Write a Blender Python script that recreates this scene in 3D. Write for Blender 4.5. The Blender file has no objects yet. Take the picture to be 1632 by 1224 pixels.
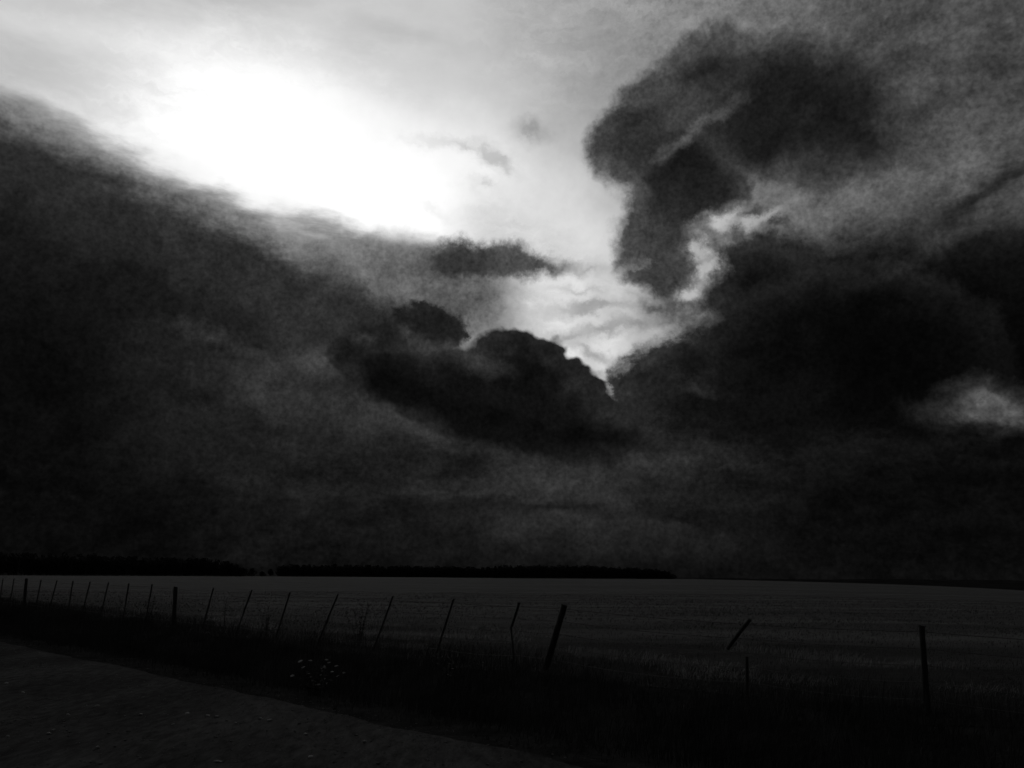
import bpy, bmesh, math, random
import numpy as np
from mathutils import Vector, Matrix

random.seed(11)
rng = np.random.default_rng(11)
sc = bpy.context.scene
col = sc.collection

# ----------------------------------------------------------------------------
# CAMERA  (photograph 1632 x 1224, focal length about 1300 px, on the road, eye 1.65 m)
# ----------------------------------------------------------------------------
W, H, F = 1632.0, 1224.0, 1300.0
EYE = Vector((0.0, 0.0, 1.65))
PITCH = math.atan((919.3 - H / 2) / F)
ROLL = 0.0065
cam_d = bpy.data.cameras.new('camera')
cam = bpy.data.objects.new('camera', cam_d)
col.objects.link(cam)
cam_d.sensor_fit = 'HORIZONTAL'
cam_d.sensor_width = 36.0
cam_d.lens = 36.0 * F / W
cam_d.clip_start = 0.05
cam_d.clip_end = 30000.0
cam_rot = Matrix.Rotation(math.pi / 2 + PITCH, 3, 'X') @ Matrix.Rotation(ROLL, 3, 'Z')
cam.matrix_world = Matrix.Translation(EYE) @ cam_rot.to_4x4()
sc.camera = cam


def ray(px, py):
    """unit world direction of a photograph pixel"""
    return (cam_rot @ Vector(((px - W / 2) / F, -(py - H / 2) / F, -1.0))).normalized()


# ----------------------------------------------------------------------------
# SKY: Nishita sky behind layers of cloud, all laid out by world direction
# ----------------------------------------------------------------------------
SUN_DIR = ray(400, 150)
sun_el = math.asin(SUN_DIR.z)
sun_az = math.atan2(SUN_DIR.x, SUN_DIR.y)          # clockwise from +Y

world = bpy.data.worlds.new('World')
sc.world = world
world.use_nodes = True
wt = world.node_tree
wt.nodes.clear()


def lin(v):
    """0..255 sRGB grey -> linear"""
    v = v / 255.0
    return v / 12.92 if v <= 0.04045 else ((v + 0.055) / 1.055) ** 2.4


def node(t, **kw):
    n = wt.nodes.new(t)
    for k, v in kw.items():
        setattr(n, k, v)
    return n


def setin(sock, v):
    if hasattr(v, 'is_output') or isinstance(v, bpy.types.NodeSocket):
        wt.links.new(v, sock)
    else:
        sock.default_value = v


def M(op, a, b=None, c=None, clamp=False):
    n = node('ShaderNodeMath', operation=op, use_clamp=clamp)
    setin(n.inputs[0], a)
    if b is not None:
        setin(n.inputs[1], b)
    if c is not None:
        setin(n.inputs[2], c)
    return n.outputs[0]


def VM(op, a, b=None, scale=None):
    n = node('ShaderNodeVectorMath', operation=op)
    setin(n.inputs[0], a)
    if b is not None:
        setin(n.inputs[1], b)
    if scale is not None:
        setin(n.inputs['Scale'], scale)
    return n.outputs['Value'] if op in ('LENGTH', 'DOT_PRODUCT') else n.outputs[0]


def smooth(v, lo, hi, a=0.0, b=1.0):
    n = node('ShaderNodeMapRange', interpolation_type='SMOOTHSTEP')
    setin(n.inputs['Value'], v)
    n.inputs['From Min'].default_value = lo
    n.inputs['From Max'].default_value = hi
    n.inputs['To Min'].default_value = a
    n.inputs['To Max'].default_value = b
    return n.outputs[0]


def mix(f, a, b):
    n = node('ShaderNodeMix', data_type='FLOAT')
    setin(n.inputs[0], f)
    setin(n.inputs[2], a)
    setin(n.inputs[3], b)
    return n.outputs[0]


def noise(vec, scale, detail=6.0, rough=0.6, out='Fac', lac=2.0):
    n = node('ShaderNodeTexNoise')
    n.inputs['Scale'].default_value = scale
    n.inputs['Detail'].default_value = detail
    n.inputs['Roughness'].default_value = rough
    n.inputs['Lacunarity'].default_value = lac
    wt.links.new(vec, n.inputs['Vector'])
    return n.outputs[out]


DIR = VM('NORMALIZE', node('ShaderNodeTexCoord').outputs['Generated'])


def warped(scale, amp, detail, rough, squash=(1, 1, 1)):
    v = VM('MULTIPLY', DIR, squash)
    c = noise(v, scale, detail, rough, 'Color')
    off = VM('SCALE', VM('SUBTRACT', c, (0.5, 0.5, 0.5)), scale=amp)
    return VM('ADD', DIR, off)


D_SOFT = warped(5.0, 0.13, 5.0, 0.58)
D_PUFF = warped(17.0, 0.060, 5.0, 0.62)
D_FINE = warped(32.0, 0.040, 4.0, 0.66)
D_FLAT = warped(7.0, 0.08, 5.0, 0.62, (1.0, 1.0, 3.2))
D_LUMP = warped(40.0, 0.028, 2.0, 0.5)
N_BIG = M('SUBTRACT', noise(DIR, 4.5, 6.0, 0.62), 0.5)
N_MID = M('SUBTRACT', noise(D_PUFF, 13.0, 6.0, 0.66), 0.5)
N_FIN = M('SUBTRACT', noise(DIR, 42.0, 3.0, 0.7), 0.5)
N_STR = M('SUBTRACT', noise(VM('MULTIPLY', D_FINE, (1.0, 1.0, 4.5)), 15.0, 5.0, 0.65), 0.5)
# relief: the same billows sampled a little towards the sun, so their sunward flanks read lighter
_o = VM('ADD', D_PUFF, tuple(SUN_DIR * 0.010 + Vector((0, 0, 0.008))))
N_REL = M('SUBTRACT', noise(D_PUFF, 22.0, 4.0, 0.6), noise(_o, 22.0, 4.0, 0.6))
N_GRN = M('SUBTRACT', noise(DIR, 190.0, 1.0, 0.6), 0.5)
WARPS = {'soft': D_SOFT, 'puff': D_PUFF, 'fine': D_FINE, 'flat': D_FLAT, 'lump': D_LUMP, 'none': DIR}


def ellipse(px, py, rx, ry, ang=0.0, warp=None):
    """signed extent (radians, positive inside) of an ellipse of sky; ang in degrees, clockwise in the picture"""
    c = ray(px, py)
    a = math.radians(ang)
    ex = (math.cos(a), math.sin(a))
    ey = (math.sin(a), -math.cos(a))
    t1 = (ray(px + ex[0] * 4, py + ex[1] * 4) - ray(px - ex[0] * 4, py - ex[1] * 4)) / 8.0
    t2 = (ray(px + ey[0] * 4, py + ey[1] * 4) - ray(px - ey[0] * 4, py - ey[1] * 4)) / 8.0
    sx, sy = t1.length * rx, t2.length * ry
    x = t1.normalized()
    z = c
    y = z.cross(x).normalized()
    x = y.cross(z).normalized()
    rot = Matrix((x, y, z)).transposed().to_euler('XYZ')
    n = node('ShaderNodeMapping', vector_type='TEXTURE')
    n.inputs['Location'].default_value = c
    n.inputs['Rotation'].default_value = rot
    n.inputs['Scale'].default_value = (sx, sy, 1.2 * max(sx, sy))
    wt.links.new(warp, n.inputs['Vector'])
    r = VM('LENGTH', n.outputs[0])
    return M('MULTIPLY', M('SUBTRACT', 1.0, r), min(sx, sy))


def union(shapes, warp, k=0.012):
    f = None
    for s in shapes:
        e = ellipse(*s, warp=warp)
        f = e if f is None else M('SMOOTH_MAX', f, e, k)
    return f


PX = 1.0 / F


def cloud(base, shapes, edge, core, depth, soft, amp=20, warp='puff', nz=None, opacity=1.0, inner=0.5, inz=None):
    """one bank of cloud in front of what is already there. edge / core: its brightness (sRGB grey) at the
    rim and depth px further in; soft: width of the rim, amp: how far noise eats into it, in px"""
    # (the tiny share of base only keeps the compiled shader in sequence, so its stack stays small)
    n = node('ShaderNodeVectorMath', operation='MULTIPLY_ADD')
    setin(n.inputs[0], base)
    n.inputs[1].default_value = (1e-8, 1e-8, 1e-8)
    setin(n.inputs[2], WARPS[warp])
    f = union(shapes, n.outputs[0])
    fe = M('MULTIPLY_ADD', nz if nz is not None else N_MID, 2 * amp * PX, f)
    den = smooth(fe, -0.5 * soft * PX, 0.5 * soft * PX, 0.0, opacity)
    lum = mix(smooth(f, 0.0, depth * PX), lin(edge), lin(core))
    k = M('MULTIPLY', inz if inz is not None else N_MID, lum)
    lum = M('MAXIMUM', M('MULTIPLY_ADD', k, 2.6 * inner, lum), 0.0004)
    return mix(den, base, lum)


# clear sky and the glare round the sun, grey because the photograph has no colour
sky = node('ShaderNodeTexSky', sky_type='NISHITA')
sky.sun_disc = False
sky.sun_elevation = sun_el
sky.sun_rotation = sun_az
sky.dust_density = 3.0
bw = node('ShaderNodeRGBToBW')
wt.links.new(sky.outputs[0], bw.inputs[0])
L = M('MULTIPLY', bw.outputs[0], 0.09)

# thin high veil lit by the sun behind it, brighter close to the sun
sunang = M('ARCCOSINE', VM('DOT_PRODUCT', D_SOFT, SUN_DIR))
veil = M('ADD', M('MULTIPLY', smooth(sunang, 0.65, 0.0), 0.30), 0.10)
L = mix(0.85, L, M('MULTIPLY', veil, M('MULTIPLY_ADD', N_BIG, 0.9, 1.0)))

# the storm deck goes on all round, away from the hole the sun shines through
deck = smooth(M('MULTIPLY_ADD', N_BIG, 0.5, sunang), 0.62, 0.98)
L = mix(deck, L, M('MULTIPLY', lin(40), M('MULTIPLY_ADD', N_BIG, 3.0, 1.0)))

# glowing thin cloud round the sun, running down to the right along the bank
L = cloud(L, [(430, 195, 320, 150, 12), (760, 310, 380, 155, 22), (920, 390, 180, 120, 60)],
          186, 240, 170, 240, 40, 'soft', N_BIG, 1.0, 0.22)
L = cloud(L, [(455, 215, 360, 165, 18), (590, 300, 330, 150, 24)], 234, 258, 90, 340, 45, 'soft', N_BIG, 0.9, 0.06)
L = cloud(L, [(400, 225, 260, 110, 18), (590, 300, 230, 95, 25)], 258, 280, 80, 300, 45, 'soft', N_BIG, 0.9, 0.0)
L = cloud(L, [(900, 470, 190, 80, 40), (945, 545, 110, 110, 70)], 190, 226, 60, 90, 20, 'puff', None, 0.95, 0.35, N_STR)
# streaky grey veil above the glare
L = cloud(L, [(20, 95, 210, 62, 14), (330, -10, 520, 62, 2), (620, 60, 200, 50, 10)], 195, 176, 50, 110, 60, 'flat', N_STR, 0.75, 0.22, N_STR)
# darker veil over the upper right
L = cloud(L, [(1560, 60, 480, 340, 0), (1500, -260, 560, 330, 0)], 112, 72, 180, 260, 60, 'soft', N_BIG, 0.95, 0.55, N_STR)
# grey filaments in the bright gap
L = cloud(L, [(845, 208, 30, 15, 10)], 150, 125, 10, 26, 10, 'fine', None, 0.6, 0.1)
L = cloud(L, [(792, 256, 40, 17, 38), (745, 234, 40, 8, 8), (772, 292, 18, 7, 20)], 200, 168, 10, 24, 20, 'fine', N_STR, 0.7, 0.3, N_STR)
L = cloud(L, [(690, 335, 44, 10, 20)], 235, 225, 10, 22, 12, 'fine', None, 0.5, 0.1)

# ---- right-hand tower of cloud ----
L = cloud(L, [(1262, 178, 195, 122, 6), (1130, 130, 105, 70, -30), (1045, 215, 112, 78, -30), (1095, 290, 105, 100, 40),
              (1350, 205, 110, 72, 6), (1050, 410, 92, 66, 70), (1075, 345, 78, 70, 0)],
          76, 34, 52, 24, 16, 'puff', None, 1.0, 0.5, N_MID)
L = cloud(L, [(1060, 415, 60, 60, 60)], 80, 72, 40, 60, 20, 'puff', None, 0.6, 0.45)
L = cloud(L, [(1090, 185, 90, 26, -30)], 80, 80, 20, 50, 12, 'puff', None, 0.5, 0.3)
L = cloud(L, [(1265, 180, 145, 88, 0), (1345, 212, 85, 50, 6), (1110, 270, 70, 60, 30)], 38, 26, 40, 80, 16, 'puff', None, 0.8, 0.2)
L = cloud(L, [(1108, 208, 66, 10, -33)], 96, 96, 10, 20, 5, 'fine', None, 0.7, 0.2)
# lit gap under the tower
L = cloud(L, [(1205, 366, 105, 34, -16), (1315, 338, 125, 32, -16)], 78, 118, 20, 46, 14, 'puff', N_STR, 0.85, 0.5, N_STR)
L = cloud(L, [(1172, 352, 62, 22, -12), (1215, 340, 40, 14, -20)], 140, 205, 14, 28, 14, 'fine', None, 0.9, 0.3)
L = cloud(L, [(1200, 338, 34, 9, -24), (1245, 352, 22, 8, 0), (1172, 366, 12, 7, 0)], 60, 46, 8, 14, 8, 'fine', None, 0.85, 0.3)
# dark rafts upper right
L = cloud(L, [(1590, 280, 150, 30, -32)], 60, 32, 16, 60, 16, 'flat', None, 0.7, 0.4)
L = cloud(L, [(1595, 105, 40, 20, 10), (1425, 95, 28, 16, 0), (1455, 180, 70, 18, -10)], 60, 40, 10, 36, 14, 'puff', None, 0.7, 0.4)

# ---- the dark deck on the right ----
L = cloud(L, [(1600, 560, 560, 225, -12), (1350, 560, 330, 195, 6), (1420, 470, 270, 95, -12)], 42, 13, 90, 90, 26, 'puff', N_STR, 1.0, 0.5)
L = cloud(L, [(1330, 585, 270, 170, 0), (1200, 440, 105, 68, -10), (1095, 592, 120, 70, -20),
              (1160, 525, 90, 44, -20), (1170, 700, 230, 150, 0), (1020, 600, 50, 44, 0)],
          50, 16, 70, 18, 20, 'fine', None, 1.0, 0.5)
L = cloud(L, [(1500, 580, 390, 190, 0), (1640, 780, 460, 220, 0)], 12, 5, 110, 200, 30, 'soft', None, 0.9, 0.5)
L = cloud(L, [(1480, 255, 150, 12, -26), (1600, 335, 80, 6, -28)], 74, 84, 10, 40, 14, 'puff', None, 0.4, 0.5)
L = cloud(L, [(1575, 300, 150, 20, -30)], 40, 26, 14, 36, 12, 'flat', None, 0.75, 0.4)
L = cloud(L, [(1110, 614, 44, 8, 20)], 40, 46, 10, 22, 10, 'fine', None, 0.6, 0.4)

# ragged lit channel between the column and the deck, small rafts in it
L = cloud(L, [(1116, 398, 20, 34, -30), (1128, 428, 22, 30, 20), (1102, 468, 34, 18, -40)], 120, 190, 14, 26, 14, 'fine', None, 0.9, 0.4)
L = cloud(L, [(1062, 492, 44, 12, 8), (1105, 512, 36, 12, -10)], 90, 62, 8, 18, 9, 'fine', None, 0.85, 0.4)

# ---- the bank on the left ----
L = cloud(L, [(240, 585, 760, 300, 20), (-120, 545, 500, 430, 20), (700, 480, 120, 88, 25), (580, 476, 225, 108, 19)],
          150, 44, 66, 38, 15, 'flat', None, 1.0, 0.32)
L = cloud(L, [(190, 680, 640, 310, 22), (-100, 600, 420, 380, 10)], 50, 30, 110, 150, 40, 'soft', None, 0.9, 0.5)
L = cloud(L, [(10, 680, 270, 350, 0), (-60, 880, 700, 130, 0), (120, 480, 190, 60, 20)], 17, 6, 150, 260, 40, 'soft', None, 0.9, 0.6)
# ridge lit from behind inside the bank
L = cloud(L, [(395, 566, 115, 14, 24), (505, 580, 56, 20, 24)], 62, 72, 14, 30, 20, 'puff', None, 0.6, 0.7)
L = cloud(L, [(470, 640, 190, 50, 24)], 42, 46, 30, 60, 30, 'puff', None, 0.6, 0.8)

# ---- low clouds above the horizon ----
L = cloud(L, [(820, 800, 520, 120, 3), (700, 880, 1000, 130, 0), (1300, 850, 800, 130, 0), (880, 700, 260, 60, 5)],
          30, 25, 60, 80, 30, 'flat', N_STR, 0.92, 0.9, N_STR)
L = cloud(L, [(780, 700, 300, 26, 14), (1010, 728, 130, 24, -2), (640, 640, 120, 36, 30)], 52, 58, 10, 50, 14, 'flat', N_STR, 0.65, 0.5)
L = cloud(L, [(800, 925, 1500, 76, 0), (1560, 850, 500, 160, 0), (20, 850, 460, 160, 0)], 12, 6, 60, 150, 20, 'flat', N_STR, 0.85, 0.6, N_STR)

# thin layers over the middle of the horizon
L = cloud(L, [(740, 790, 190, 11, 2), (900, 762, 170, 18, -4), (1040, 752, 90, 12, -6)], 40, 46, 10, 32, 12, 'flat', N_STR, 0.6, 0.5, N_STR)
L = cloud(L, [(880, 808, 220, 9, 3), (640, 812, 150, 10, 0)], 20, 18, 8, 22, 8, 'flat', N_STR, 0.6, 0.4)

# ---- lens cloud and streaks in the gap ----
L = cloud(L, [(730, 470, 110, 62, 12), (640, 430, 110, 50, 15)], 120, 92, 40, 60, 14, 'puff', None, 0.85, 0.25)
L = cloud(L, [(778, 416, 98, 31, 4), (725, 422, 60, 27, -4), (850, 422, 60, 14, 3)], 78, 46, 16, 20, 6, 'fine', None, 0.94, 0.25)
L = cloud(L, [(948, 487, 70, 12, -4), (965, 520, 50, 12, -8), (1010, 512, 38, 10, 14), (905, 535, 34, 9, -10), (940, 560, 40, 9, 20)],
          150, 130, 8, 22, 8, 'fine', N_STR, 0.75, 0.3, N_STR)

# torn scraps and lit rims in the gap
L = cloud(L, [(940, 432, 34, 5, -6), (1030, 548, 40, 6, -14), (925, 462, 40, 4, 4), (990, 585, 16, 8, -30), (952, 598, 22, 10, 50)],
          150, 116, 6, 22, 12, 'fine', N_STR, 0.6, 0.4, N_STR)
L = cloud(L, [(1010, 467, 46, 7, 24), (1046, 534, 34, 6, -16)], 205, 225, 5, 24, 6, 'puff', N_STR, 0.45, 0.1)

# ---- cumulus in the middle ----
L = cloud(L, [(688, 524, 50, 38, 15), (646, 502, 19, 17, 0), (672, 499, 22, 18, 0), (700, 504, 24, 18, 0), (720, 530, 22, 24, 0)],
          38, 28, 20, 12, 5, 'fine', None, 1.0, 0.3)
L = cloud(L, [(835, 622, 112, 84, 40), (635, 592, 112, 58, 25), (740, 632, 130, 70, 20), (900, 662, 112, 62, 35),
              (985, 693, 78, 22, 8), (838, 560, 44, 30, 0), (876, 562, 28, 24, 0), (908, 590, 28, 24, 0), (938, 618, 26, 24, 0), (960, 646, 26, 22, 0)],
          38, 17, 45, 9, 6, 'lump', None, 1.0, 0.35)
L = cloud(L, [(560, 556, 30, 30, 0), (580, 530, 24, 20, 0), (612, 540, 36, 28, 0), (790, 552, 30, 14, -10)], 36, 26, 20, 14, 6, 'lump', None, 1.0, 0.3)
L = cloud(L, [(690, 552, 50, 12, 4), (578, 540, 26, 10, -10), (760, 575, 50, 14, 20)], 58, 66, 8, 24, 10, 'fine', None, 0.5, 0.4)
L = cloud(L, [(800, 680, 170, 40, 18), (935, 696, 112, 26, 4), (645, 615, 90, 30, 28)], 15, 9, 20, 34, 10, 'puff', None, 0.85, 0.3)

# bright scrap far right
L = cloud(L, [(1575, 662, 84, 20, 4), (1590, 640, 64, 30, 10)], 60, 100, 18, 46, 16, 'puff', None, 0.8, 0.5, N_STR)

# small-scale mottling of the cloud
L = M('MULTIPLY', L, M('MAXIMUM', M('MULTIPLY_ADD', M('MULTIPLY', N_REL, smooth(L, 0.35, 0.03)), 1.6, 1.0), 0.2))
L = M('MULTIPLY', L, M('MULTIPLY_ADD', M('MULTIPLY', N_FIN, smooth(L, 0.7, 0.02)), 0.55, 1.0))
L = M('MULTIPLY', L, M('MULTIPLY_ADD', M('MULTIPLY', N_GRN, smooth(L, 0.4, 0.02)), 1.1, 1.0))

bg = node('ShaderNodeBackground')
wt.links.new(L, bg.inputs['Color'])
bg.inputs['Strength'].default_value = 1.0
wo = node('ShaderNodeOutputWorld')
wt.links.new(bg.outputs[0], wo.inputs['Surface'])

# the sun itself is behind the cloud: weak, very soft
sun_d = bpy.data.lights.new('sun', 'SUN')
sun_d.energy = 0.10
sun_d.angle = math.radians(20)
sun_d.color = (1.0, 0.98, 0.95)
sun = bpy.data.objects.new('sun', sun_d)
col.objects.link(sun)
sun.rotation_euler = SUN_DIR.to_track_quat('Z', 'Y').to_euler()

sc.cycles.use_adaptive_sampling = True
sc.cycles.adaptive_threshold = 0.025
sc.cycles.adaptive_min_samples = 8
sc.cycles.max_bounces = 4
sc.cycles.diffuse_bounces = 2
sc.cycles.glossy_bounces = 2
sc.cycles.transmission_bounces = 2
sc.cycles.transparent_max_bounces = 4
world.cycles.sampling_method = 'MANUAL'
world.cycles.sample_map_resolution = 256
sc.view_settings.view_transform = 'Standard'
sc.view_settings.look = 'None'
sc.view_settings.exposure = 0.0
sc.view_settings.gamma = 1.0
sc.view_settings.use_curve_mapping = False
# ----------------------------------------------------------------------------
# MATERIALS (greys: the photograph is black and white)
# ----------------------------------------------------------------------------
def material(name, g0, g1, scale=3.0, detail=6.0, rough=0.9, bump=0.0, bscale=None, stretch=(1, 1, 1), rotz=0.0,
             spec=0.2, trans=0.0, second=None):
    m = bpy.data.materials.new(name)
    m.use_nodes = True
    t = m.node_tree
    b = t.nodes['Principled BSDF']
    b.inputs['Roughness'].default_value = rough
    b.inputs['Specular IOR Level'].default_value = spec
    tc = t.nodes.new('ShaderNodeTexCoord')
    mp = t.nodes.new('ShaderNodeMapping')
    mp.inputs['Rotation'].default_value = (0, 0, rotz)
    mp.inputs['Scale'].default_value = stretch
    t.links.new(tc.outputs['Object'], mp.inputs['Vector'])
    n = t.nodes.new('ShaderNodeTexNoise')
    n.inputs['Scale'].default_value = scale
    n.inputs['Detail'].default_value = detail
    n.inputs['Roughness'].default_value = 0.65
    t.links.new(mp.outputs[0], n.inputs['Vector'])
    r = t.nodes.new('ShaderNodeMapRange')
    r.inputs['From Min'].default_value = 0.3
    r.inputs['From Max'].default_value = 0.7
    r.inputs['To Min'].default_value = g0
    r.inputs['To Max'].default_value = g1
    t.links.new(n.outputs['Fac'], r.inputs['Value'])
    out = r.outputs[0]
    if second:                       # larger patches: (scale, low factor, high factor)
        n2 = t.nodes.new('ShaderNodeTexNoise')
        n2.inputs['Scale'].default_value = second[0]
        n2.inputs['Detail'].default_value = 5.0
        t.links.new(mp.outputs[0], n2.inputs['Vector'])
        r2 = t.nodes.new('ShaderNodeMapRange')
        r2.inputs['From Min'].default_value = 0.35
        r2.inputs['From Max'].default_value = 0.65
        r2.inputs['To Min'].default_value = second[1]
        r2.inputs['To Max'].default_value = second[2]
        t.links.new(n2.outputs['Fac'], r2.inputs['Value'])
        mu = t.nodes.new('ShaderNodeMath')
        mu.operation = 'MULTIPLY'
        t.links.new(out, mu.inputs[0])
        t.links.new(r2.outputs[0], mu.inputs[1])
        out = mu.outputs[0]
    t.links.new(out, b.inputs['Base Color'])
    if bump:
        nb = t.nodes.new('ShaderNodeTexNoise')
        nb.inputs['Scale'].default_value = bscale or scale * 4
        nb.inputs['Detail'].default_value = 6.0
        t.links.new(mp.outputs[0], nb.inputs['Vector'])
        bp = t.nodes.new('ShaderNodeBump')
        bp.inputs['Strength'].default_value = 1.0
        bp.inputs['Distance'].default_value = bump
        t.links.new(nb.outputs['Fac'], bp.inputs['Height'])
        t.links.new(bp.outputs[0], b.inputs['Normal'])
    if trans:
        tr = t.nodes.new('ShaderNodeBsdfTranslucent')
        t.links.new(out, tr.inputs['Color'])
        mx = t.nodes.new('ShaderNodeMixShader')
        mx.inputs[0].default_value = trans
        t.links.new(b.outputs[0], mx.inputs[1])
        t.links.new(tr.outputs[0], mx.inputs[2])
        t.links.new(mx.outputs[0], t.nodes['Material Output'].inputs['Surface'])
    return m


DIAG = math.radians(45)
MAT = {
    'road': material('gravel_road', 0.03, 0.085, 9.0, 8.0, 1.0, 0.02, 30.0, (1, 0.35, 1), DIAG, 0.0, second=(0.5, 0.6, 1.35)),
    'verge': material('verge_earth', 0.015, 0.04, 2.0, 6.0, 1.0, 0.05, 12.0, spec=0.0),
    'field': material('field_turf', 0.035, 0.085, 1.6, 8.0, 0.9, 0.10, 5.0, (0.28, 3.0, 1.0), 0.10, 0.05, second=(0.09, 0.42, 1.5)),
    'heath': material('far_land', 0.012, 0.03, 0.02, 6.0, 1.0, spec=0.0),
    'vergegrass': material('verge_grass', 0.02, 0.055, 0.9, 4.0, 0.9, spec=0.02, trans=0.2),
    'fieldgrass': material('field_grass', 0.035, 0.11, 0.5, 4.0, 0.7, trans=0.35, second=(0.12, 0.6, 1.5)),
    'midgrass': material('fence_line_grass', 0.03, 0.085, 0.8, 4.0, 0.9, spec=0.05, trans=0.3),
    'drygrass': material('dry_grass', 0.16, 0.36, 0.8, 4.0, 0.7, trans=0.35),
    'post': material('weathered_post_wood', 0.03, 0.08, 14.0, 8.0, 0.9, 0.006, 40.0, (1, 1, 0.12)),
    'wire': material('fence_wire_steel', 0.05, 0.09, 30.0, 3.0, 0.6, spec=0.4),
    'leaf': material('tree_foliage', 0.02, 0.05, 0.3, 4.0, 0.9, spec=0.05, trans=0.15),
    'bark': material('tree_bark', 0.03, 0.06, 3.0, 5.0, 0.9),
    'stone': material('pale_stone', 0.22, 0.42, 18.0, 5.0, 0.7, 0.004, 40.0),
    'gravel': material('gravel_stones', 0.07, 0.24, 6.0, 4.0, 1.0, spec=0.0),
    'petal': material('white_petals', 0.32, 0.46, 20.0, 3.0, 0.7, trans=0.3),
    'weed': material('weed_leaves', 0.03, 0.06, 5.0, 4.0, 0.7, trans=0.2),
}

def sheen(m, w):
    b = m.node_tree.nodes['Principled BSDF']
    b.inputs['Sheen Weight'].default_value = w
    b.inputs['Sheen Roughness'].default_value = 0.6


sheen(MAT['field'], 0.10)

# the field's turf gives way to darker rank growth towards the fence
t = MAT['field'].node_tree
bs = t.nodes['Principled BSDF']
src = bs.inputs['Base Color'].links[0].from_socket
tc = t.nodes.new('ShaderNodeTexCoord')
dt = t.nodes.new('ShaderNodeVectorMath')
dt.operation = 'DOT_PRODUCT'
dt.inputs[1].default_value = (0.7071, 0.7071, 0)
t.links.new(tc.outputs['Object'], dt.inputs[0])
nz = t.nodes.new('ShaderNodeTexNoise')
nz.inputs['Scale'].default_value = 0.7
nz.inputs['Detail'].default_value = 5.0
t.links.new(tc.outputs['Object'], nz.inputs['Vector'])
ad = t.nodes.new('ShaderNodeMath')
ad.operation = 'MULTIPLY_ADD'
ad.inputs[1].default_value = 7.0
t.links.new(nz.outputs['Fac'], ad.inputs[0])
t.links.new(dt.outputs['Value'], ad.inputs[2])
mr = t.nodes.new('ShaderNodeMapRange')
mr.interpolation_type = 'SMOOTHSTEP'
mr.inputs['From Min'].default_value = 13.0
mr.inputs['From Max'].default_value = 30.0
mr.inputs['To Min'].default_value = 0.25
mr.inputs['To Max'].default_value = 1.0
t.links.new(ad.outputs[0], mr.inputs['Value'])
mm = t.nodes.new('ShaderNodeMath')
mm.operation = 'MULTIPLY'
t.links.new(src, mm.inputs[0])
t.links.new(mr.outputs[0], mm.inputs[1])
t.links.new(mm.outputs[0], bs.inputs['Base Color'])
ms = t.nodes.new('ShaderNodeMapRange')
ms.interpolation_type = 'SMOOTHSTEP'
ms.inputs['From Min'].default_value = 15.0
ms.inputs['From Max'].default_value = 34.0
ms.inputs['To Min'].default_value = 0.0
ms.inputs['To Max'].default_value = 0.10
t.links.new(ad.outputs[0], ms.inputs['Value'])
t.links.new(ms.outputs[0], bs.inputs['Sheen Weight'])


def tag(o, label=None, cat=None, group=None, kind=None):
    if label:
        o['label'] = label
    if cat:
        o['category'] = cat
    if group:
        o['group'] = group
    if kind:
        o['kind'] = kind
    return o


def mesh_obj(name, verts, faces, mat, parent=None, smooth_shade=False):
    me = bpy.data.meshes.new(name)
    me.from_pydata([tuple(v) for v in verts], [], faces)
    me.update()
    if smooth_shade:
        me.polygons.foreach_set('use_smooth', [True] * len(me.polygons))
    me.materials.append(mat)
    o = bpy.data.objects.new(name, me)
    col.objects.link(o)
    if parent:
        o.parent = parent
    return o


def fast_mesh(name, V, counts, idx, mat):
    """numpy mesh: V (n,3), counts = corners per face, idx = corner vertex indices"""
    me = bpy.data.meshes.new(name)
    me.vertices.add(len(V))
    me.vertices.foreach_set('co', np.ascontiguousarray(V, dtype=np.float32).ravel())
    me.loops.add(len(idx))
    me.loops.foreach_set('vertex_index', np.ascontiguousarray(idx, dtype=np.int32))
    me.polygons.add(len(counts))
    starts = np.concatenate([[0], np.cumsum(counts)[:-1]]).astype(np.int32)
    me.polygons.foreach_set('loop_start', starts)
    me.update(calc_edges=True)
    me.validate()
    me.materials.append(mat)
    o = bpy.data.objects.new(name, me)
    col.objects.link(o)
    return o


# ----------------------------------------------------------------------------
# TERRAIN.  s = distance across the road from the camera, t = distance along it
# ----------------------------------------------------------------------------
R2 = math.sqrt(0.5)
ROAD_EDGE, FENCE_S = 6.35, 11.35


def st_xy(s, t):
    return (s - t) * R2, (s + t) * R2


def edge_r(az):
    """how far the field reaches, by bearing"""
    return np.interp(np.degrees(az), [-50, -33, -17, 0, 12, 32, 50, 80], [430, 450, 520, 610, 640, 270, 200, 150])


def edge_z(az):
    return np.interp(np.degrees(az), [-50, -33, -17, 0, 12, 18, 32, 50, 80], [0.7, 0.62, 0.75, 0.70, 0.9, 0.1, -1.30, -1.5, -1.5])


def vnoise(x, y, seed=0):
    """cheap smooth pseudo-noise, about -1..1"""
    a = seed * 1.7
    return (np.sin(x * 1.0 + a + 1.3 * np.sin(y * 0.7 + a)) + np.sin(y * 1.3 - a + 1.1 * np.sin(x * 0.9 + 2 * a))
            + 0.5 * np.sin(2.3 * x + 1.9 * y + a)) / 2.5


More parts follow.
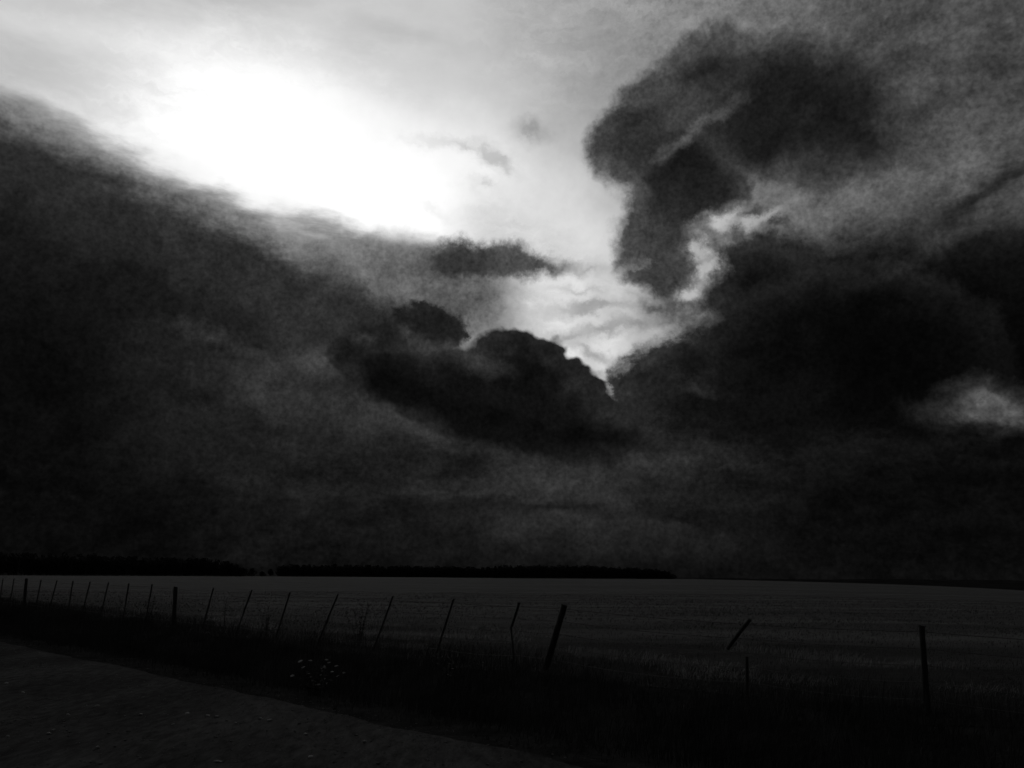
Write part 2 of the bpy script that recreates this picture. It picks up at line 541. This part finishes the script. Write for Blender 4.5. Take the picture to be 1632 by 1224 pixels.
def ground_z(x, y):
    x = np.asarray(x, float)
    y = np.asarray(y, float)
    s = (x + y) * R2
    r = np.hypot(x, y)
    az = np.arctan2(x, y)
    k = np.clip(r / edge_r(az), 0, 1.2)
    z = edge_z(az) * k ** 1.5
    inside = np.clip((s - 6.0) / 5.2, 0, 1)
    z = z * inside + 0.004 * np.clip(-x, 0, 60) * inside
    z = z - 0.20 * np.exp(-((s - 8.3) / 1.0) ** 2) + 0.05 * np.exp(-((s - 10.6) / 1.0) ** 2)
    z = z + 0.03 * vnoise(x * 0.8, y * 0.8, 1) * np.clip((s - 6.2) / 1.0, 0, 1)
    z = z - 0.02 * np.clip((s - 1.6) / 4.2, -2, 1) ** 2          # crown of the road
    return z


def gz(x, y):
    return float(ground_z(x, y))


def grid_sheet(name, P, mat):
    """P: array (a, b, 3)"""
    a, b, _ = P.shape
    i = np.arange(a * b).reshape(a, b)
    q = np.stack([i[:-1, :-1], i[1:, :-1], i[1:, 1:], i[:-1, 1:]], -1).reshape(-1, 4)
    o = fast_mesh(name, P.reshape(-1, 3), np.full(len(q), 4), q.ravel(), mat)
    o.data.polygons.foreach_set('use_smooth', [True] * len(o.data.polygons))
    n = np.zeros(len(q) * 3)
    o.data.polygons.foreach_get('normal', n)
    if n.reshape(-1, 3)[:, 2].mean() < 0:
        o.data.flip_normals()
    return o


# far land under and beyond everything, out to the horizon
az = np.linspace(0, 2 * math.pi, 97)
rr = np.array([0.01, 30, 100, 200, 320, 480, 640, 760, 1000, 1600, 2500, 4000, 6500, 10000])
zz = np.interp(rr, [0, 640, 760, 1000, 2500, 10000], [-0.9, -1.9, -3.5, -6.0, -8.0, -8.0])
P = np.stack([np.outer(rr, np.sin(az)), np.outer(rr, np.cos(az)), np.repeat(zz[:, None], 97, 1)], -1)
tag(grid_sheet('ground', P, MAT['heath']), kind='structure')

# field
az = np.radians(np.concatenate([np.linspace(-43.6, 45, 400), np.linspace(45.6, 95, 60)]))
r0 = (FENCE_S - 0.6) / np.sin(az + DIAG)
r0 = r0 * (1 + 0.045 * vnoise(r0 * np.cos(az + DIAG) * 1.1, az * 9, 33))
kk = np.linspace(0, 1, 90) ** 2.2
re = np.maximum(edge_r(az), r0 + 30)
Rg = r0[None] + kk[:, None] * (re - r0)[None]
Rg = np.vstack([Rg, re[None] + 25, re[None] + 70])
X, Y = Rg * np.sin(az)[None], Rg * np.cos(az)[None]
Z = ground_z(X, Y)
Z[-2] -= 0.9
Z[-1] = -2.2
tag(grid_sheet('field', np.stack([X, Y, Z], -1), MAT['field']), kind='structure')

# verge: from under the road's edge to under the field's edge
tt = np.concatenate([np.linspace(-40, -6, 20), np.linspace(-5.5, 40, 140), np.linspace(41, 420, 60)])
ss = np.linspace(ROAD_EDGE - 0.45, FENCE_S + 0.4, 44)
S, T = np.meshgrid(ss, tt)
X, Y = st_xy(S, T)
tag(grid_sheet('verge', np.stack([X, Y, ground_z(X, Y) - 0.012], -1), MAT['verge']), kind='structure')

# road: crowned sheet with a ragged edge towards the verge
tt = np.concatenate([np.linspace(-40, -6, 40), np.linspace(-5.8, 40, 300), np.linspace(40.5, 420, 120)])
us = np.linspace(0, 1, 26)
edge = ROAD_EDGE + 0.10 * vnoise(tt * 1.3, tt * 0.4, 3) + 0.05 * vnoise(tt * 4.1, tt * 1.9, 5)
S = -2.6 + us[None] * (edge + 2.6)[:, None]
T = np.repeat(tt[:, None], len(us), 1)
X, Y = st_xy(S, T)
Z = ground_z(X, Y) + 0.014 + 0.012 * vnoise(S * 3.0, T * 0.25, 2)
Z[:, -1] -= 0.05
tag(grid_sheet('road', np.stack([X, Y, Z], -1), MAT['road']), kind='structure')


# ----------------------------------------------------------------------------
# SHELTERBELTS far across the field
# ----------------------------------------------------------------------------
def tree_mesh_data(h, w, rg, n=260):
    """leaf clumps of one bushy tree, base at origin; returns (V, counts, idx)"""
    k = rg.uniform(0, 1, n)
    zc = h * (0.12 + 0.88 * k)
    prof = np.sin(np.clip(0.12 + 0.88 * k, 0, 1) ** 0.8 * math.pi * 0.93) ** 0.7
    ang = rg.uniform(0, 2 * math.pi, n)
    rad = 0.5 * w * prof * np.sqrt(rg.uniform(0.15, 1, n)) * (1 + 0.3 * np.sin(3 * ang + 5 * k))
    C = np.stack([rad * np.cos(ang), rad * np.sin(ang), zc], 1)
    sz = rg.uniform(0.35, 0.95, n)[:, None]
    a = rg.normal(size=(n, 3)); a /= np.linalg.norm(a, axis=1, keepdims=True)
    b = rg.normal(size=(n, 3)); b -= (a * b).sum(1, keepdims=True) * a
    b /= np.linalg.norm(b, axis=1, keepdims=True)
    V = np.stack([C - a * sz * 0.6, C + b * sz * 0.45, C + a * sz * 0.6, C - b * sz * 0.45], 1).reshape(-1, 3)
    return V, np.full(n, 4), np.arange(4 * n)


def trunk_data(h, r):
    V, Fc = [], []
    for i, (z, q) in enumerate(((-0.3, 1.25), (h * 0.3, 0.9), (h * 0.85, 0.25))):
        for k in range(6):
            a = k * math.pi / 3
            V.append((q * r * math.cos(a) + 0.05 * i, q * r * math.sin(a), z))
    for i in range(2):
        for k in range(6):
            Fc.append((i * 6 + k, i * 6 + (k + 1) % 6, i * 6 + 6 + (k + 1) % 6, i * 6 + 6 + k))
    return V, Fc


def belt_point(px, r):
    d = ray(px, 919)
    a = math.atan2(d.x, d.y)
    return r * math.sin(a), r * math.cos(a)


def belt(name, pts, heights, label, step=2.4, rows=4):
    """pts: pixel x and distance along the belt; heights: pixel x -> metres"""
    VV, CC, II, off = [], [], [], 0
    a, b = Vector(belt_point(*pts[0])), Vector(belt_point(*pts[1]))
    n = int((b - a).length / step)
    nrm = Vector((-(b - a).y, (b - a).x)).normalized()
    if nrm.dot(a) < 0:
        nrm = -nrm
    for row in range(rows):
        for i in range(n + 1):
            u = min(1, max(0, (i + random.uniform(-0.4, 0.4)) / n))
            p = a.lerp(b, u) + nrm * (row * 3.2 + random.uniform(-1, 1))
            px = pts[0][0] + (pts[1][0] - pts[0][0]) * u
            h = np.interp(px, *heights) * random.uniform(0.76, 1.08)
            if random.random() < 0.05:
                h *= 1.08
            V, c, ix = tree_mesh_data(h, random.uniform(3.6, 5.4), rng, 150)
            th = random.uniform(0, 6.28)
            V = V + np.array([p.x, p.y, gz(p.x, p.y) - 0.2])
            VV.append(V); CC.append(c); II.append(ix + off)
            off += len(V)
            tv, tf = trunk_data(h, 0.14)
            tv = np.array(tv) + np.array([p.x, p.y, gz(p.x, p.y)])
            VV.append(tv); CC.append(np.full(len(tf), 4)); II.append(np.array(tf).ravel() + off)
            off += len(tv)
    o = fast_mesh(name, np.vstack(VV), np.concatenate(CC), np.concatenate(II), MAT['leaf'])
    tag(o, label, 'trees', kind='stuff')


belt('shelterbelt', [(-140, 440), (388, 470)], ([-140, 0, 200, 330, 370, 388], [10.0, 9.9, 9.4, 8.8, 7.4, 4.6]),
     'taller dark shelterbelt of trees running off past the edge of the field')
belt('shelterbelt', [(444, 560), (1072, 600)], ([444, 460, 620, 760, 800, 900, 980, 1040, 1060, 1072],
                                                [6.2, 7.3, 7.4, 7.2, 8.6, 9.0, 8.2, 6.6, 5.6, 3.6]),
     'long low dark shelterbelt of trees ending in the middle of the horizon')

gap_labels = ['small bushy tree beside the end of the taller shelterbelt',
              'lone small round tree in the gap between the two shelterbelts',
              'small narrow tree at the near end of the long shelterbelt']
for (px, r, h, w), lb in zip([(401, 475, 4.2, 4.6), (418, 505, 2.6, 3.4), (431, 540, 4.4, 2.8)], gap_labels):
    x, y = belt_point(px, r)
    t = bpy.data.objects.new('tree', None)
    t.location = (x, y, gz(x, y))
    col.objects.link(t)
    tag(t, lb, 'tree', 'small trees in the gap')
    V, c, ix = tree_mesh_data(h, w, rng, 220)
    cr = fast_mesh('crown', V, c, ix, MAT['leaf'])
    cr.parent = t
    tv, tf = trunk_data(h, 0.12)
    mesh_obj('trunk', tv, tf, MAT['bark'], t)

# low line of far trees / rise beyond the right-hand side of the field
V, Fc = [], []
n = 160
for i in range(n):
    a = math.radians(8 + 60 * i / (n - 1))
    for r, z in ((2300, -9), (2420, 1.0 + 1.6 * float(vnoise(i * 0.35, i * 0.13, 4)) - 3.5 * max(0, (i - 60) / n)), (2700, -9)):
        V.append((r * math.sin(a), r * math.cos(a), z))
for i in range(n - 1):
    for k in (0, 1):
        Fc.append((i * 3 + k, i * 3 + 3 + k, i * 3 + 4 + k, i * 3 + 1 + k))
tag(mesh_obj('hills', V, Fc, MAT['heath'], smooth_shade=True), kind='structure')

# ----------------------------------------------------------------------------
# WIRE FENCE
# ----------------------------------------------------------------------------
FN = Vector((R2, R2, 0))            # the fence stands in this upright plane


def on_fence(px, py, s=FENCE_S):
    d = ray(px, py)
    k = s / d.dot(FN)
    return EYE + d * k


fence = bpy.data.objects.new('wire_fence', None)
fx, fy = st_xy(FENCE_S, 10.2)
fence.location = (fx, fy, gz(fx, fy))
col.objects.link(fence)
tag(fence, 'old wire fence of leaning posts and thin droppers between grass verge and field', 'fence')
FINV = Matrix.Translation(-Vector(fence.location))


def stick(name, base, top, r0, r1, sides=7, rings=6, wob=0.06, square=False, flat_top=True):
    """a rough round or squared stake from base to top, slightly crooked, with a worn slanting top"""
    ax = (top - base)
    Lh = ax.length
    ax.normalize()
    u = ax.cross(Vector((0.3, 1, 0.1))).normalized()
    v = ax.cross(u).normalized()
    V, Fc = [], []
    ph = random.uniform(0, 6.28)
    tilt = random.uniform(-0.25, 0.25)
    for i in range(rings + 1):
        k = i / rings
        c = base + ax * (Lh * k) + u * (wob * r0 * 3 * math.sin(3.1 * k + ph)) + v * (wob * r0 * 3 * math.cos(2.3 * k + ph))
        r = r0 + (r1 - r0) * k
        for j in range(sides):
            a = 2 * math.pi * j / sides
            q = r * (1 + random.uniform(-wob, wob) * 1.6)
            if square:
                q *= min(1.35, 1 / max(abs(math.cos(a)), abs(math.sin(a)))) * 0.86
            p = c + u * (q * math.cos(a)) + v * (q * math.sin(a))
            if i == rings:
                p += ax * (tilt * q * math.cos(a) * 1.2)
            V.append(p - Vector(fence.location))
    for i in range(rings):
        for j in range(sides):
            Fc.append((i * sides + j, i * sides + (j + 1) % sides, (i + 1) * sides + (j + 1) % sides, (i + 1) * sides + j))
    Fc.append(tuple(range(sides - 1, -1, -1)))
    Fc.append(tuple(rings * sides + j for j in range(sides)))
    return mesh_obj(name, V, Fc, MAT['post'], fence)


def to_ground(base, top, sink=0.3):
    """run the stake down its own line until it is sunk in the ground"""
    d = (base - top)
    if d.z > -0.05:
        d.z = -0.05
    k = (gz(base.x, base.y) - sink - top.z) / d.z
    return top + d * k


# (top pixel, lower pixel, thick post?)
posts = [((-62, 918), (-64, 945), 0), ((-44, 919), (-47, 946), 0), ((-27, 920), (-31, 947), 0), ((-11, 921), (-15, 949), 0),
         ((5, 922), (1, 952), 0), ((23, 922), (17, 955), 0), ((42, 922), (40, 952), 1), ((66, 924), (59, 958), 0),
         ((91, 925), (82, 960), 0), ((116, 926), (110, 965), 0), ((144, 927), (134, 968), 0), ((173, 928), (163, 972), 0),
         ((205, 930), (198, 978), 0), ((243, 931), (233, 985), 0), ((279, 935), (278, 990), 1), ((340, 937), (326, 992), 0),
         ((401, 940), (380, 1000), 0), ((463, 944), (442, 1008), 0), ((539, 947), (506, 1028), 0), ((626, 950), (594, 1038), 0),
         ((723, 954), (692, 1055), 0), ((901, 963), (868, 1066), 2), ((1470, 997), (1480, 1160), 1), ((1800, 1018), (1822, 1240), 0)]
nodes = []
for tp, bp_, kind in posts:
    top = on_fence(*tp)
    base = to_ground(on_fence(*bp_), top)
    if kind:
        r = 0.052 if kind == 2 else 0.035 if tp[0] > 1400 else 0.062
        o = stick('post', base, top, r * 1.12, r, 9, 8, 0.08)
        if kind == 2:
            o['label'] = 'thick leaning post'
    else:
        o = stick('dropper', base, top, 0.022, 0.024, 6, 6, 0.10, True)
    nodes.append((base, top))

# the dropper snapped in two below its middle, still hung in the wires
top, mid = on_fence(828, 960), on_fence(813, 1003)
o = stick('dropper', mid, top, 0.024, 0.027, 6, 5, 0.08, True)
o['label'] = 'upper half of a snapped dropper'
low = to_ground(on_fence(820, 1056), on_fence(814, 1000))
o = stick('dropper', low, on_fence(814, 1000), 0.018, 0.018, 6, 5, 0.10, True)
o['label'] = 'thin lower half of a snapped dropper'
nodes.append((low, top))
# the broken one dangling aslant from the top wire, its stump below
topB, lowB = on_fence(1195, 987), on_fence(1160, 1034)
o = stick('dropper', lowB, topB, 0.031, 0.033, 6, 4, 0.06, True)
o['label'] = 'broken dropper hanging aslant from the top wire'
stump = to_ground(on_fence(1190, 1130), on_fence(1190, 1046))
o = stick('dropper', stump, on_fence(1190, 1046), 0.026, 0.028, 6, 5, 0.08, True)
o['label'] = 'low stump of a broken dropper'
nodes.append((stump, topB))

# wires: through every stake, a little slack between
nodes.sort(key=lambda n: -n[0].y + n[0].x)
for frac, sag in ((0.93, 0.012), (0.74, 0.02), (0.55, 0.03), (0.36, 0.03), (0.17, 0.04)):
    pts = []
    for i, (b, t) in enumerate(nodes):
        gzb = gz(b.x, b.y)
        g = b + (t - b) * ((gzb - b.z) / (t.z - b.z))       # where the stake leaves the ground
        h = g + (t - g) * frac
        pts.append(h)
    V, Fc = [], []
    path = []
    for i in range(len(pts) - 1):
        n = 6
        for k in range(n):
            u = k / n
            p = pts[i].lerp(pts[i + 1], u)
            p.z -= sag * 4 * u * (1 - u) * (pts[i + 1] - pts[i]).length / 2.1
            path.append(p)
    path.append(pts[-1])
    wr = 0.005
    for p in path:
        for j in range(4):
            a = j * math.pi / 2
            V.append(p + FN * (wr * math.cos(a)) + Vector((0, 0, wr * math.sin(a))) - Vector(fence.location))
    for i in range(len(path) - 1):
        for j in range(4):
            Fc.append((i * 4 + j, i * 4 + (j + 1) % 4, i * 4 + 4 + (j + 1) % 4, i * 4 + 4 + j))
    mesh_obj('wire', V, Fc, MAT['wire'], fence)


# ----------------------------------------------------------------------------
# GRASS
# ----------------------------------------------------------------------------
def blades(name, X, Y, hgt, wid, lean, mat, wind=(0.0, 0.0)):
    n = len(X)
    Z = ground_z(X, Y) - 0.02
    B = np.stack([X, Y, Z], 1)
    th = rng.uniform(0, 2 * math.pi, n)
    side = np.stack([np.cos(th), np.sin(th), np.zeros(n)], 1) * (wid / 2)[:, None]
    la = rng.uniform(0, 2 * math.pi, n)
    ld = np.stack([np.cos(la) + wind[0], np.sin(la) + wind[1], np.zeros(n)], 1) * (lean * hgt)[:, None]
    up = np.zeros((n, 3)); up[:, 2] = hgt
    m = B + ld * 0.32 + up * 0.58
    t = B + ld + up * (1 - 0.35 * np.minimum(lean, 1))[:, None]
    V = np.stack([B - side, B + side, m + side * 0.75, m - side * 0.75, t], 1).reshape(-1, 3)
    b = np.arange(n)[:, None] * 5
    quads = b + np.array([[0, 1, 2, 3]])
    tris = b + np.array([[3, 2, 4]])
    idx = np.concatenate([quads.ravel(), tris.ravel()])
    cnt = np.concatenate([np.full(n, 4), np.full(n, 3)])
    return fast_mesh(name, V, cnt, idx, mat)


def along(n, tmin, tmax, p=2.0):
    """positions along the road, crowded towards the near end"""
    return tmin + (tmax - tmin) * rng.uniform(0, 1, n) ** p


# verge: dark rank grass between road and fence
n = 190000
T = along(n, -12, 75, 1.9)
S = ROAD_EDGE - 0.25 + (FENCE_S + 1.45 - ROAD_EDGE) * rng.uniform(0, 1, n) ** 0.85
tuft = vnoise(S * 2.3, T * 2.3, 6) + 0.6 * vnoise(S * 5.1, T * 5.1, 8)
keep = (rng.uniform(-1.6, 1.0, n) < tuft) & (S - ROAD_EDGE > 0.28 * vnoise(T * 1.7, T * 0.6, 31)) & (rng.uniform(0, 1, n) > np.clip((S - 9.6) / 2.6, 0, 0.85))
S, T, tuft = S[keep], T[keep], tuft[keep]
X, Y = st_xy(S, T)
kh = np.clip((S - ROAD_EDGE) / 1.2, 0.18, 1)
hg = kh * (0.20 + 0.20 * rng.uniform(0, 1, len(S)) + 0.10 * tuft) * np.interp(S, [6, 9.0, 10.2, 12.4], [1.0, 1.05, 0.75, 0.5])
hg = hg * (0.5 + 0.85 * (0.5 + 0.5 * vnoise(S * 0.9, T * 1.3, 30))) * np.where(rng.uniform(0, 1, len(S)) < 0.03, 1.9, 1.0)
far = np.clip(T / 25, 1, 3)
o = blades('verge_grass', X, Y, np.clip(hg, 0.05, 0.8), 0.008 * far * rng.uniform(0.7, 1.5, len(S)), rng.uniform(0.1, 0.9, len(S)), MAT['vergegrass'], (0.4, -0.3))
tag(o, 'dark rank grass on the verge between the gravel road and the fence', 'grass', kind='stuff')

# in-between growth along the fence, neither as dark as the verge nor as pale as the field
n = 60000
T = along(n, -10, 60, 1.8)
S = 9.3 + 5.2 * rng.uniform(0, 1, n)
tuft = vnoise(S * 1.9, T * 1.2, 16) + 0.6 * vnoise(S * 4.7, T * 3.9, 17)
keep = (rng.uniform(-1.4, 0.9, n) < tuft) & (rng.uniform(0, 1, n) < np.interp(S, [9.3, 11.3, 13, 14.5], [0.15, 1, 0.9, 0.2]))
S, T, tuft = S[keep], T[keep], tuft[keep]
X, Y = st_xy(S, T)
hg = 0.10 + 0.16 * rng.uniform(0, 1, len(S)) + 0.05 * tuft
o = blades('fence_line_grass', X, Y, np.clip(hg, 0.05, 0.5), 0.007 * np.clip(T / 20, 1, 3) * rng.uniform(0.7, 1.4, len(S)), rng.uniform(0.3, 1.1, len(S)), MAT['midgrass'], (0.5, -0.3))
tag(o, 'rough half-dark grass under the wires where verge turns to field', 'grass', kind='stuff')

# taller dry stalks along the fence line
n = 9000
T = along(n, -8, 60, 1.6)
S = FENCE_S + rng.normal(0, 0.55, n)
keep = vnoise(S * 1.1, T * 0.8, 9) > -0.1
S, T = S[keep], T[keep]
X, Y = st_xy(S, T)
o = blades('dry_grass', X, Y, rng.uniform(0.25, 0.55, len(S)), 0.005 * np.clip(T / 18, 1, 3), rng.uniform(0.1, 0.5, len(S)), MAT['vergegrass'], (0.5, -0.4))
tag(o, 'thin scattered stalks of tall grass growing along the foot of the fence', 'grass', kind='stuff')

# field: short pasture, thinning with distance
n = 230000
r = 12 + 75 * rng.uniform(0, 1, n) ** 1.7
a = np.radians(rng.uniform(-44, 52, n))
X, Y = r * np.sin(a), r * np.cos(a)
s = (X + Y) * R2
keep = (s > FENCE_S + 0.1) & (rng.uniform(-1.3, 1.0, n) < vnoise(X * 0.5, Y * 1.4, 10) + 0.5 * vnoise(X * 1.9, Y * 3.1, 12))
X, Y, r = X[keep], Y[keep], r[keep]
hh = (0.05 + 0.10 * rng.uniform(0, 1, len(X)) + 0.05 * vnoise(X * 0.4, Y * 1.1, 13)) * np.interp((X + Y) * R2, [11, 13, 18], [1.7, 1.3, 1.0])
o = blades('pasture_grass', X, Y, np.clip(hh, 0.03, 0.4), 0.006 * np.clip(r / 12, 1, 4), rng.uniform(0.2, 1.1, len(X)), MAT['fieldgrass'], (0.5, -0.3))
tag(o, 'short paler pasture grass covering the field behind the fence', 'grass', kind='stuff')

# pale drifts of dry grass just behind the fence
n = 46000
T = along(n, -6, 34, 1.3)
S = FENCE_S + 0.5 + 7 * rng.uniform(0, 1, n) ** 1.4
keep = vnoise(S * 1.5, T * 0.55, 14) + 0.4 * vnoise(S * 4, T * 2.5, 15) > 0.38
S, T = S[keep], T[keep]
X, Y = st_xy(S, T)
o = blades('dry_pasture_grass', X, Y, rng.uniform(0.10, 0.26, len(S)), 0.007 * np.clip(T / 14, 1, 2.5), rng.uniform(0.4, 1.2, len(S)), MAT['drygrass'], (0.6, -0.4))
tag(o, 'pale drifts of dry grass lying in the field just behind the fence', 'grass', kind='stuff')


# ----------------------------------------------------------------------------
# WEEDS AND FLOWERS
# ----------------------------------------------------------------------------
def ground_hit(px, py):
    d = ray(px, py)
    k = 1.65 / max(1e-4, -d.z)
    for _ in range(30):
        p = EYE + d * k
        k += (p.z - gz(p.x, p.y)) / max(1e-4, -d.z) * 0.8
    return EYE + d * k


def tube(V, Fc, pts, r0, r1, sides=5):
    o0 = len(V)
    for i, p in enumerate(pts):
        r = r0 + (r1 - r0) * i / (len(pts) - 1)
        for j in range(sides):
            a = 2 * math.pi * j / sides
            V.append((p[0] + r * math.cos(a), p[1] + r * math.sin(a), p[2]))
    for i in range(len(pts) - 1):
        for j in range(sides):
            Fc.append((o0 + i * sides + j, o0 + i * sides + (j + 1) % sides, o0 + (i + 1) * sides + (j + 1) % sides, o0 + (i + 1) * sides + j))


def leaf(V, Fc, p, d, ln, wd):
    d = Vector(d).normalized()
    s = d.cross(Vector((0, 0, 1)))
    s = s.normalized() if s.length > 1e-3 else Vector((1, 0, 0))
    p = Vector(p)
    o0 = len(V)
    droop = Vector((0, 0, -0.25 * ln))
    V += [p, p + d * ln * 0.45 + s * wd, p + d * ln + droop, p + d * ln * 0.45 - s * wd]
    Fc.append((o0, o0 + 1, o0 + 2, o0 + 3))


# the flowering clump at the road's edge: (dx, height) of each head read from the photograph
p0 = ground_hit(497, 1106)
plant = bpy.data.objects.new('flowering_weed', None)
plant.location = p0
col.objects.link(plant)
tag(plant, 'low weed clump with pale flower heads in the dark verge beside the road', 'weed')
dist = (p0 - EYE).length
right = ray(510, 1106) - ray(490, 1106)
right.z = 0
right.normalize()
depthv = Vector((-right.y, right.x, 0))
heads = [(478, 1066), (492, 1065), (515, 1064), (519, 1070), (530, 1074), (512, 1074), (490, 1083), (468, 1086), (532, 1088), (505, 1099), (541, 1083), (483, 1074), (524, 1081)]
for hx, hy in heads:
    X_ = (hx - 497) * dist / F
    Z_ = (1112 - hy) * dist / F
    Yo = random.uniform(-0.14, 0.14)
    tip = right * X_ + depthv * Yo + Vector((0, 0, Z_))
    V, Fc = [], []
    tube(V, Fc, [Vector((0, 0, -0.05)) + right * X_ * 0.2, tip * 0.5 + Vector((0, 0, 0.05)), tip], 0.006, 0.003)
    for q in range(5):
        a = random.uniform(0, 6.28)
        leaf(V, Fc, tip * random.uniform(0.15, 0.8), (math.cos(a), math.sin(a), 0.5), random.uniform(0.06, 0.13), 0.02)
    mesh_obj('stem', V, Fc, MAT['weed'], plant)
    V, Fc = [], []
    rh = random.uniform(0.028, 0.045)
    V.append(tip + Vector((0, 0, 0.012)))
    tl = Vector((random.uniform(-0.25, 0.25), random.uniform(-0.6, -0.1), 0))
    for k in range(12):
        a = 2 * math.pi * k / 12
        q = rh * (1.0 if k % 2 else 0.62)
        o_ = right * (q * math.cos(a)) + depthv * (q * math.sin(a))
        V.append(tip + o_ + Vector((0, 0, -o_.dot(tl) * 0.8 + random.uniform(-0.006, 0.006))))
    for k in range(12):
        Fc.append((0, 1 + k, 1 + (k + 1) % 12))
    mesh_obj('flower_head', V, Fc, MAT['petal'], plant)


def tall_weed(px, py, h, nst, spread, label, feathery):
    p = ground_hit(px, py)
    w = bpy.data.objects.new('tall_weed', None)
    w.location = p
    col.objects.link(w)
    tag(w, label, 'weed')
    for i in range(nst):
        a = random.uniform(0, 6.28)
        tip = Vector((math.cos(a) * spread * random.uniform(0.1, 1), math.sin(a) * spread * random.uniform(0.1, 1), h * random.uniform(0.65, 1)))
        V, Fc = [], []
        tube(V, Fc, [Vector((0, 0, -0.06)), tip * 0.5 + Vector((0, 0, h * 0.08)), tip], 0.007, 0.002)
        for q in range(feathery):
            k = random.uniform(0.25, 1)
            b = random.uniform(0, 6.28)
            leaf(V, Fc, tip * k, (math.cos(b), math.sin(b), 0.8), random.uniform(0.05, 0.15), 0.010)
        mesh_obj('stem', V, Fc, MAT['weed'], w)


tall_weed(356, 1006, 1.0, 3, 0.10, 'slender dark weed with upright stems growing behind the fence wires', 14)
tall_weed(572, 1030, 1.0, 9, 0.45, 'loose feathery weed spreading its stems between two fence droppers', 26)
tall_weed(425, 1012, 0.8, 7, 0.35, 'dense dark weed clump at the foot of the leaning droppers', 24)
tall_weed(238, 996, 0.9, 7, 0.4, 'dark bushy weed beside the upright fence post', 24)
tall_weed(715, 1090, 0.55, 6, 0.35, 'short dark weed with drooping leaves in the verge grass', 18)


# ----------------------------------------------------------------------------
# STONES ON THE ROAD
# ----------------------------------------------------------------------------
def stone_mesh(name, seed):
    rg = random.Random(seed)
    bm = bmesh.new()
    bmesh.ops.create_icosphere(bm, subdivisions=1, radius=1.0)
    for v in bm.verts:
        v.co *= rg.uniform(0.75, 1.15)
    me = bpy.data.meshes.new(name)
    bm.to_mesh(me)
    bm.free()
    return me


smeshes = [stone_mesh('stone', k) for k in range(5)]
for me in smeshes:
    me.materials.append(MAT['stone'])
spots = [(10, 1091, 5), (37, 1106, 5), (137, 1127, 5), (155, 1127, 5), (224, 1142, 7), (298, 1140, 8), (331, 1144, 8), (345, 1145, 7),
         (415, 1148, 7), (430, 1151, 8), (276, 1157, 5), (85, 1166, 6), (78, 1172, 7), (155, 1195, 8), (487, 1173, 7), (495, 1210, 8),
         (345, 1217, 9), (352, 1218, 7), (55, 1147, 5), (108, 1141, 5), (581, 1185, 6), (375, 1155, 5), (200, 1144, 4), (12, 1177, 6)]
for i, (px, py, w) in enumerate(spots):
    p = ground_hit(px, py)
    d = (p - EYE).length
    r = 0.5 * w * d / F
    o = bpy.data.objects.new('stone', smeshes[i % 5])
    col.objects.link(o)
    o.scale = (r * random.uniform(0.9, 1.4), r * random.uniform(0.8, 1.1), r * random.uniform(0.45, 0.7))
    o.rotation_euler = (random.uniform(-0.2, 0.2), random.uniform(-0.2, 0.2), random.uniform(0, 6.28))
    o.location = (p.x, p.y, gz(p.x, p.y) + 0.014 + o.scale.z * 0.3)
    tag(o, 'small pale stone lying loose on the dark gravel road', 'stone', 'pale stones on the road')

# loose gravel
n = 26000
T = -9 + 45 * rng.uniform(0, 1, n) ** 1.6
S = -1.5 + (ROAD_EDGE + 1.55) * rng.uniform(0, 1, n) ** 0.8
keep = rng.uniform(-1.2, 1.0, n) < vnoise(S * 2.2, T * 0.35, 20)
S, T = S[keep], T[keep]
X, Y = st_xy(S, T)
n = len(X)
rad = 0.006 + 0.016 * rng.uniform(0, 1, n) ** 3
O = np.array([[1, 0, 0], [0, 1, 0], [-1, 0, 0], [0, -1, 0], [0, 0, 1], [0, 0, -1]], float)
FT = np.array([[0, 1, 4], [1, 2, 4], [2, 3, 4], [3, 0, 4], [1, 0, 5], [2, 1, 5], [3, 2, 5], [0, 3, 5]])
sc3 = np.stack([rng.uniform(0.8, 1.5, n), rng.uniform(0.7, 1.2, n), rng.uniform(0.2, 0.4, n)], 1) * rad[:, None]
th = rng.uniform(0, 6.28, n)
P = O[None] * sc3[:, None, :] * rng.uniform(0.8, 1.2, (n, 6, 1))
c, s_ = np.cos(th)[:, None], np.sin(th)[:, None]
PX_ = P[..., 0] * c - P[..., 1] * s_
PY_ = P[..., 0] * s_ + P[..., 1] * c
Zb = ground_z(X, Y) + 0.014 + rad * 0.2
V = np.stack([PX_ + X[:, None], PY_ + Y[:, None], P[..., 2] + Zb[:, None]], -1).reshape(-1, 3)
idx = (np.arange(n)[:, None, None] * 6 + FT[None]).ravel()
o = fast_mesh('loose_gravel', V, np.full(n * 8, 3), idx, MAT['gravel'])
tag(o, 'fine loose gravel scattered over the road surface', 'gravel', kind='stuff')
